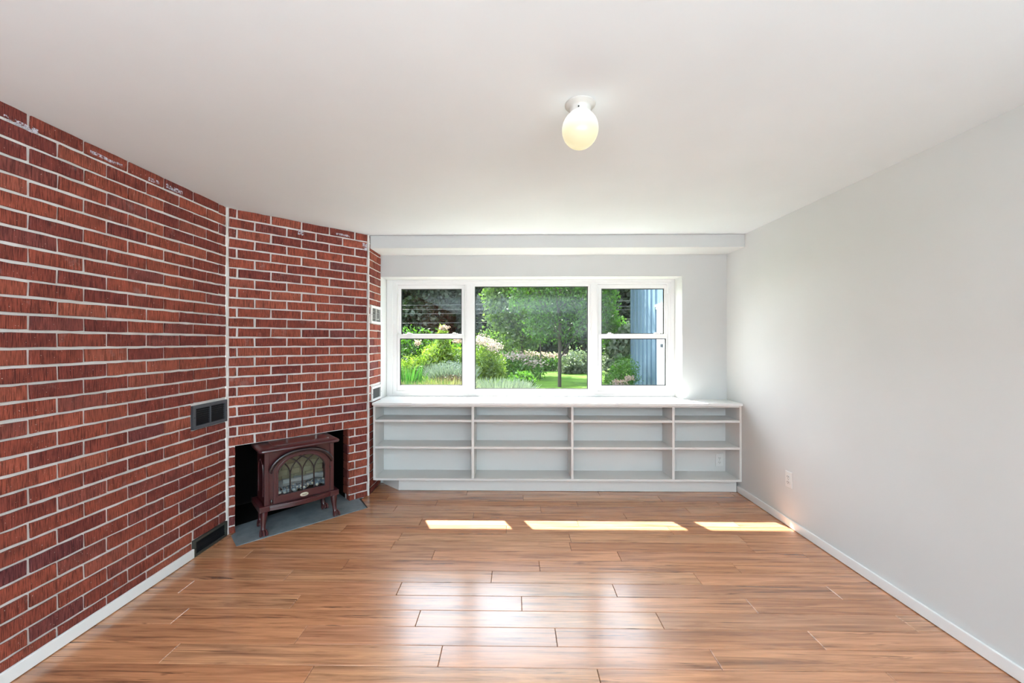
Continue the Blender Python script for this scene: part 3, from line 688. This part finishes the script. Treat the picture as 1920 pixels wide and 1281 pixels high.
def leaves(P, size, aspect, up=0.0, rs=None):
    """rhombic leaves at points P -> verts, faces"""
    n_ = len(P); d = rng.normal(size=(n_, 3)); d[:, 2] += up; d /= np.linalg.norm(d, axis=1)[:, None]
    e = rng.normal(size=(n_, 3)); e = np.cross(d, e); e /= np.linalg.norm(e, axis=1)[:, None]
    s = size * rng.uniform(.6, 1.25, (n_, 1)); f_ = np.cross(d, e)
    v = np.empty((n_, 4, 3)); v[:, 0] = P - d * s * .5; v[:, 1] = P + e * s * aspect * .5 + f_ * s * .08; v[:, 2] = P + d * s * .5; v[:, 3] = P - e * s * aspect * .5 + f_ * s * .08
    return v.reshape(-1, 3)
def np_mesh(name, v, m_, k=4):
    me = bpy.data.meshes.new(name); n_ = len(v); me.vertices.add(n_); me.vertices.foreach_set('co', v.astype(np.float32).ravel())
    me.loops.add(n_); me.loops.foreach_set('vertex_index', np.arange(n_, dtype=np.int32))
    me.polygons.add(n_ // k); me.polygons.foreach_set('loop_start', np.arange(0, n_, k, dtype=np.int32)); me.polygons.foreach_set('loop_total', np.full(n_ // k, k, dtype=np.int32))
    me.update(calc_edges=True); me.materials.append(m_); return me
def blob_points(blobs, n_, shell=.45):
    vol = np.array([b_[3] * b_[4] * b_[5] for b_ in blobs]) ** .8; vol = vol / vol.sum(); out = []
    for b_, f_ in zip(blobs, vol):
        k = int(n_ * f_) + 1; d = rng.normal(size=(k, 3)); d /= np.linalg.norm(d, axis=1)[:, None]
        r = rng.uniform(shell, 1, (k, 1)) ** .7 * (1 + .12 * rng.normal(size=(k, 1))); out.append(np.array(b_[:3]) + d * r * np.array(b_[3:6]))
    return np.concatenate(out)
BARK = mat('tree_bark', (0.035, 0.027, 0.02), 0.9)[0]
LM = {
 'maple': leaf_mat('leaf_mid_green', (0.010, 0.042, 0.004), (0.13, 0.34, 0.025), .5),
 'pale': leaf_mat('leaf_pale_green', (0.035, 0.095, 0.014), (0.24, 0.42, 0.085), .45),
 'dark': leaf_mat('leaf_dark_forest', (0.010, 0.025, 0.010), (0.035, 0.065, 0.022), .25),
 'conifer': leaf_mat('leaf_conifer', (0.010, 0.022, 0.012), (0.03, 0.055, 0.028), .15),
 'lime': leaf_mat('leaf_lime', (0.16, 0.33, 0.03), (0.38, 0.55, 0.08), .5),
 'bright': leaf_mat('leaf_bright', (0.08, 0.26, 0.02), (0.20, 0.45, 0.05), .5),
 'silver': leaf_mat('leaf_silver', (0.24, 0.32, 0.27), (0.48, 0.58, 0.50), .3),
 'sage': leaf_mat('leaf_sage', (0.18, 0.25, 0.22), (0.36, 0.45, 0.42), .3),
 'straw': leaf_mat('leaf_straw', (0.30, 0.30, 0.12), (0.55, 0.52, 0.28), .35),
 'iris': leaf_mat('leaf_iris', (0.05, 0.20, 0.04), (0.14, 0.36, 0.08), .4),
 'pink': leaf_mat('petal_pink', (0.62, 0.42, 0.46), (0.95, 0.80, 0.82), .4),
 'rose': leaf_mat('petal_rose', (0.55, 0.32, 0.34), (0.85, 0.66, 0.62), .4),
 'brown': leaf_mat('seedhead_brown', (0.13, 0.08, 0.06), (0.28, 0.19, 0.14), .2),
 'varieg': leaf_mat('leaf_variegated', (0.12, 0.20, 0.10), (0.42, 0.50, 0.36), .35),
}
def trunk_mesh(h, r, nb, spread, z0=0.5, fork=None):
    k = MB(); k.tube([(0, 0, -.05), (.01, 0, h * .3), (0, .02, h * .6), (.02, 0, h * .9)], [r * 1.2, r, r * .75, r * .25], 8)
    for i in range(nb):
        a_ = 2 * PI * i / nb + random.uniform(-.3, .3); zz = h * (z0 + (0.85 - z0) * i / nb) if fork is None else fork + .12 * i
        L_ = spread * random.uniform(.7, 1.1)
        k.tube([(0, 0, zz), (math.cos(a_) * L_ * .35, math.sin(a_) * L_ * .35, zz + L_ * .55), (math.cos(a_) * L_ * .8, math.sin(a_) * L_ * .8, zz + L_ * 1.35)], [r * .5, r * .35, r * .12], 6)
    return k
def tree(name, label, x, y, blobs, n_, size, asp, lm, h, r, nb=7, spread=1.2, group=None, fork=None, cat='tree', z0=.4, shell=.35, up=-.3):
    e = empty(name, (x, y, gz(x, y))); tag(e, label, cat, group)
    trunk_mesh(h, r, nb, spread, z0, fork).build('trunk', BARK, e, smooth=True)
    P = blob_points(blobs, n_, shell); link('foliage', np_mesh('foliage', leaves(P, size, asp, up), LM[lm]), e); return e
def shrub(name, label, x, y, blobs, n_, size, asp, lm, cat='shrub', flowers=None, group=None, up=0.4, stems=10, hh=.6):
    e = empty(name, (x, y, gz(x, y))); tag(e, label, cat, group)
    k = MB()
    for i in range(stems):
        b_ = blobs[i % len(blobs)]; bx, by, bz = b_[0] + random.uniform(-.6, .6) * b_[3], b_[1] + random.uniform(-.6, .6) * b_[4], b_[2] + random.uniform(0, .6) * b_[5]
        k.tube([(bx * .5, by * .5, -.03), (bx * .8, by * .8, bz * .5), (bx, by, bz)], [.008, .006, .003], 4)
    k.build('stems', LM['iris'] if cat == 'flowering plant' else BARK, e)['kind'] = 'stuff'
    P = blob_points(blobs, n_, .3); P[:, 2] = np.abs(P[:, 2]); link('foliage', np_mesh('foliage', leaves(P, size, asp, up), LM[lm]), e)
    if flowers:
        fl, nf, fs, fb_ = flowers; P = blob_points(fb_, nf, .2); link('flowers', np_mesh('flowers', leaves(P, fs, .8, .2), LM[fl]), e)['kind'] = 'stuff'
    return e
def blades(n_, R, L_, wd, lean, jitter=.3):
    a_ = rng.uniform(0, 2 * PI, n_); rr2 = R * np.sqrt(rng.uniform(0, 1, n_)); bx, by = rr2 * np.cos(a_), rr2 * np.sin(a_)
    l = L_ * rng.uniform(1 - jitter, 1.1, n_); ln = lean * rng.uniform(.1, 1, n_); dx, dy = np.cos(a_ + rng.normal(0, .5, n_)) * ln, np.sin(a_ + rng.normal(0, .5, n_)) * ln
    sx_, sy_ = -np.sin(rng.uniform(0, PI, n_)) * wd, np.cos(rng.uniform(0, PI, n_)) * wd
    z = np.zeros(n_)
    p0 = np.stack([bx, by, z - .02], 1); p1 = p0 + np.stack([dx * l * .35, dy * l * .35, l * .6], 1); p2 = p0 + np.stack([dx * l, dy * l, l * (1 - .25 * ln)], 1)
    s_ = np.stack([sx_, sy_, z], 1)
    v = np.empty((n_, 8, 3)); v[:, 0] = p0 - s_ * .6; v[:, 1] = p0 + s_ * .6; v[:, 2] = p1 + s_; v[:, 3] = p1 - s_; v[:, 4] = p1 - s_; v[:, 5] = p1 + s_; v[:, 6] = p2 + s_ * .15; v[:, 7] = p2 - s_ * .15
    return v.reshape(-1, 3)
def clump(name, label, x, y, n_, R, L_, wd, lean, lm, cat='plant', tips=None, group=None):
    e = empty(name, (x, y, gz(x, y) + .06)); tag(e, label, cat, group)
    link('blades', np_mesh('blades', blades(n_, R, L_, wd, lean), LM[lm]), e)
    if tips:
        tm, nt_, ts = tips; P = blob_points([(0, 0, L_ * .85, R * 1.1, R * 1.1, L_ * .22)], nt_, .1); link('flower_tips', np_mesh('flower_tips', leaves(P, ts, .5, 1.5), LM[tm]), e)['kind'] = 'stuff'
    return e
def at(px, Y): return (px - 963) * Y / 755.0

# dark woodland at the back
kinds = [('dark', 'dark leafy woodland tree at the back of the garden'), ('conifer', 'black-green conifer at the back of the garden')]
wood = [(-7.6, 19.5, 8.5, 0), (-5.6, 22, 9.5, 1), (-4.1, 19.5, 9, 0), (-2.4, 21.5, 10, 1), (-.7, 20, 8.5, 0), (.9, 22, 9.5, 1), (2.6, 20, 9, 0), (4.4, 21.5, 9.5, 1), (6.2, 20, 9, 0)]
for i, (x, y, h, kd) in enumerate(wood):
    bl = []
    if kd == 0:
        for q in range(9): bl.append((random.uniform(-.9, .9), random.uniform(-.7, .7), 1.0 + q * h / 10, random.uniform(1.1, 1.6), random.uniform(1.0, 1.4), random.uniform(.8, 1.2)))
    else:
        for q in range(8): rr3 = 1.7 * (1 - q / 9.5); bl.append((0, 0, .7 + q * h / 9, rr3, rr3, .7))
    tree('woodland_tree', kinds[kd][1], x, y, bl, 22000, .27, .6, kinds[kd][0], h, .16, 6, 1.3, group='woodland trees behind the garden')
# garden trees
bl = [(0, 0, 2.6, 1.15, 1.1, 1.15), (-.45, .1, 2.0, .75, .7, .75), (.5, -.1, 1.95, .75, .7, .8), (0, 0, 3.8, .9, .9, .9), (.1, 0, 1.35, .62, .6, .45), (-.75, 0, 2.5, .5, .6, .7), (.75, 0, 2.7, .5, .6, .8), (-.5, .1, 1.3, .35, .4, .35)]
tree('shade_tree', 'young round-crowned leafy tree on the lawn seen in the centre pane', at(1049, 8.8), 8.8, bl, 17000, .075, .5, 'maple', 4.4, .034, 9, 1.15, fork=.62, z0=.2)
bl = [(0, 0, 2.4, .75, .8, .8), (-.35, 0, 1.75, .6, .6, .6), (.35, 0, 1.7, .55, .6, .6), (-.3, 0, 3.1, .7, .7, .7), (.1, 0, 1.15, .5, .5, .45), (.45, 0, 2.6, .55, .6, .7), (-.65, .1, 2.3, .35, .5, .4)]
tree('pear_tree', 'paler broad-leaved tree left of the round-crowned lawn tree', at(978, 11.5), 11.5, [(a * 1.15, b_ * 1.15, c_, d * 1.2, e_ * 1.2, f_) for a, b_, c_, d, e_, f_ in bl], 11000, .12, .6, 'pale', 3.8, .04, 7, 1.1, z0=.25)
tree('sapling', 'thin dark-stemmed sapling on the lawn left of the trunk', at(1013, 10.6), 10.6, [(0, 0, 1.35, .42, .42, .42), (.05, 0, 1.75, .4, .4, .45)], 1500, .09, .5, 'maple', 2.0, .018, 4, .4, z0=.5)
tree('narrow_tree', 'narrow bright-leaved tree seen at the left of the right-hand sash', at(1136, 9.5), 9.5, [(0, 0, 1.5 + .45 * q, .30 - .01 * q, .32, .42) for q in range(6)] + [(.2, 0, 1.1, .42, .4, .5)], 6500, .085, .5, 'bright', 4.0, .03, 6, .4, z0=.2)
# back shrubs
shrub('woodland_shrub', 'dark green shrub mound at the far left edge of the garden', at(770, 12), 12, [(0, 0, .7, 1.2, .9, .8), (.9, 0, .5, .9, .8, .7)], 4500, .12, .5, 'maple')
shrub('woodland_shrub', 'olive green shrub behind the pink phlox', at(925, 12.5), 12.5, [(0, 0, .7, .9, .7, .75), (-.6, 0, .5, .8, .7, .6)], 4500, .11, .5, 'pale')
shrub('variegated_shrub', 'variegated white-edged shrub behind the lawn right of the trunk', at(1085, 12), 12, [(0, 0, .30, .5, .5, .42), (.35, 0, .28, .4, .5, .36), (-.3, 0, .2, .35, .4, .3)], 3200, .09, .55, 'varieg')
shrub('hydrangea', 'low beige-pink flowering shrub behind the sapling', at(1020, 13), 13, [(0, 0, .2, .7, .5, .38), (-.6, 0, .25, .6, .5, .42)], 3000, .09, .5, 'maple', 'flowering plant', ('rose', 380, .08, [(0, -.1, .5, .75, .5, .12), (-.6, -.1, .55, .5, .5, .12)]))
shrub('hydrangea', 'leafy shrub with small pink flowers beside the phlox', at(968, 10.5), 10.5, [(0, 0, .3, .5, .5, .42), (.35, 0, .2, .4, .5, .35), (-.3, 0, .4, .4, .4, .35)], 3000, .08, .5, 'bright', 'flowering plant', ('pink', 380, .065, [(0, -.1, .62, .55, .5, .13), (.45, -.1, .45, .35, .4, .12)]))
shrub('dogwood', 'large-leaved pale shrub beside the blue house wall', at(1165, 9.2), 9.2, [(0, 0, .85, .32, .4, .35), (.15, 0, 1.15, .28, .4, .25), (-.15, 0, .5, .3, .4, .35)], 1800, .12, .6, 'varieg')
shrub('perennial_bush', 'feathery green bush below the large-leaved shrub', at(1170, 7.6), 7.6, [(0, 0, .38, .28, .35, .36), (-.2, 0, .22, .22, .3, .25)], 4200, .05, .3, 'bright')
shrub('phlox', 'low rose-pink flowers at the foot of the blue wall', at(1160, 6.9), 6.9, [(0, 0, .16, .22, .2, .16), (.12, 0, .2, .16, .2, .16)], 1500, .045, .4, 'iris', 'flowering plant', ('rose', 420, .035, [(0, -.05, .30, .16, .15, .06), (.16, -.05, .38, .08, .15, .05)]))
# perennials of the bed
shrub('phlox', 'tall pink phlox on leafy green stems at the left of the centre pane', at(915, 7.4), 7.4, [(-.1, 0, .55, .26, .3, .4), (.12, 0, .45, .24, .3, .38), (0, 0, .2, .35, .3, .25)], 5200, .07, .35, 'lime', 'flowering plant', ('pink', 750, .033, [(-.14, -.05, 1.04, .18, .2, .12), (.12, -.05, .90, .18, .2, .11), (0, .1, .98, .2, .2, .1)]))
shrub('joe_pye_weed', 'yellow-green flowering perennial with small pink heads in the left sash', at(828, 7.2), 7.2, [(0, 0, .6, .42, .35, .42), (.25, 0, .5, .3, .3, .35), (-.3, 0, .4, .3, .3, .35), (.02, 0, 1.0, .14, .15, .28)], 7000, .085, .33, 'lime', 'flowering plant', ('rose', 420, .035, [(.05, -.05, 1.25, .10, .15, .05), (.32, -.05, 1.02, .14, .15, .05), (-.42, -.05, .98, .06, .1, .05)]), hh=1)
shrub('goldenrod', 'yellow-green leafy perennial clump at the far left of the bed', at(765, 7.0), 7.0, [(0, 0, .4, .35, .3, .36), (.2, 0, .3, .3, .3, .3)], 4200, .075, .25, 'lime', 'flowering plant')
shrub('peony_bush', 'rounded bright green bush at the edge of the lawn', at(975, 6.6), 6.6, [(0, 0, .22, .25, .25, .26), (.06, 0, .32, .2, .2, .2)], 4200, .05, .5, 'bright')
shrub('edging_plant', 'small dark leafy plant where the bed meets the lawn', at(1000, 6.0), 6.0, [(0, 0, .08, .10, .12, .12)], 700, .035, .4, 'iris')
clump('lavender', 'wide silvery lavender cushion along the bottom of the centre pane', at(935, 5.3), 5.3, 3200, .36, .45, .006, .5, 'silver')
clump('russian_sage', 'blue-grey wispy sage clump in the lower left sash', at(845, 6.2), 6.2, 2600, .26, .62, .005, .5, 'sage', tips=('sage', 900, .03))
clump('spent_flowers', 'brown spent flower stalks below the blue-grey sage', at(850, 5.6), 5.6, 1100, .18, .46, .005, .3, 'brown', tips=('brown', 500, .03))
clump('ornamental_grass', 'straw-coloured grass tuft in front of the sage', at(838, 5.0), 5.0, 1500, .20, .50, .005, .55, 'straw')
clump('iris_clump', 'upright green iris blades at the left edge of the left sash', at(765, 5.6), 5.6, 190, .17, .62, .013, .35, 'iris')
clump('daylily', 'arching yellow-green daylily leaves in the middle of the left sash', at(806, 5.8), 5.8, 240, .14, .50, .010, .7, 'lime')
clump('daylily', 'arching daylily leaves under the pink phlox', at(912, 6.2), 6.2, 420, .22, .42, .009, .9, 'lime')
clump('ornamental_grass', 'pale variegated tuft at the bottom left corner of the bed', at(772, 4.9), 4.9, 1500, .20, .48, .006, .6, 'straw')
clump('ground_cover', 'low green ground cover between iris and grass tuft', at(800, 5.15), 5.15, 1600, .24, .46, .007, .6, 'iris')
# overhead wires
WR = mat('wire_rubber', (0.12, 0.12, 0.12), 0.6)[0]
for i, (z0, z1) in enumerate(((2.55, 2.72), (2.40, 2.52), (2.20, 2.36), (1.82, 1.98))):
    pts = [(-9 + 18 * j / 12, 16.5, z0 * 1.0 + .25 + (z1 - z0) * (j / 12 * 2) - .12 * math.sin(PI * j / 12)) for j in range(13)]
    o = MB().tube(pts, .004, 5).build('overhead_wire', WR)
    tag(o, ['topmost', 'second from top', 'third from top', 'lowest'][i] + ' of the four thin wires crossing before the dark woods', 'wire', 'overhead wires')

# blue board-and-batten wing
m, t, b = mat('blue_siding', (0.20, 0.33, 0.42), 0.55); M['blue'] = m
co = objco(t); n = N(t, 'ShaderNodeTexNoise', Scale=3, Detail=5); t.links.new(co, n.inputs['Vector'])
t.links.new(ramp(t, n.outputs[0], [(0.3, (0.095, 0.15, 0.20)), (0.7, (0.115, 0.175, 0.23))]).outputs[0], b.inputs['Base Color'])
hw = empty('house_wing', (2.6, 6.5, .2)); tag(hw, 'blue board-and-batten house wing seen through the right-hand sash', 'building')
def hb(name, x0, x1, y0, y1, z0, z1, m_, bev=.002, par=None): return MB().box(x0 - 2.6, x1 - 2.6, y0 - 6.5, y1 - 6.5, z0 - .2, z1 - .2).build(name, m_, par or hw, bevel=bev)
hb('siding', 2.6, 5.2, 4.4, 8.9, -.1, 3.6, M['blue'], 0)
y = 8.62
while y > 7.35:
    hb('batten', 2.575, 2.6, y - .02, y + .025, -.1, 3.5, M['blue']); y -= .245
for y in (5.9, 5.6, 5.3, 5.0, 4.7): hb('batten', 2.575, 2.6, y - .02, y + .025, -.1, 3.5, M['blue'])
hb('corner_board', 2.57, 2.66, 8.84, 8.915, -.1, 3.55, M['blue'])
hb('roof', 2.25, 5.5, 4.3, 9.2, 3.6, 3.72, M['white'])
dn = hb('door_casing', 2.572, 2.6, 7.10, 7.27, .0, 1.92, M['white'])
hb('door_casing', 2.572, 2.6, 6.08, 6.22, .0, 1.92, M['white'])
hb('door_crown', 2.555, 2.6, 6.0, 7.33, 1.925, 1.965, M['white']); hb('door_crown', 2.565, 2.6, 6.04, 7.30, 1.88, 1.92, M['white'])
dd = hb('door_leaf', 2.585, 2.6, 6.22, 7.10, .0, 1.88, M['white']); hb('door_handle', 2.55, 2.585, 7.0, 7.04, 1.2, 1.26, M['ventgrey'], par=dd)
# eave of this house above the window
struct(MB().box(-3.2, 2.5, 3.951, 4.45, 2.516, 2.64).build('trim_2', M['white'], bevel=.003))
struct(MB().box(-3.2, 2.5, 3.951, 3.99, 2.20, 2.516).box(-3.2, -1.24, 3.951, 3.99, -.1, 2.2).box(1.55, 2.5, 3.951, 3.99, -.1, 2.2).box(-1.24, 1.55, 3.951, 3.99, 1.90, 2.2).box(-1.24, 1.55, 3.951, 3.99, -.1, .77).build('wall_exterior', M['blue']))
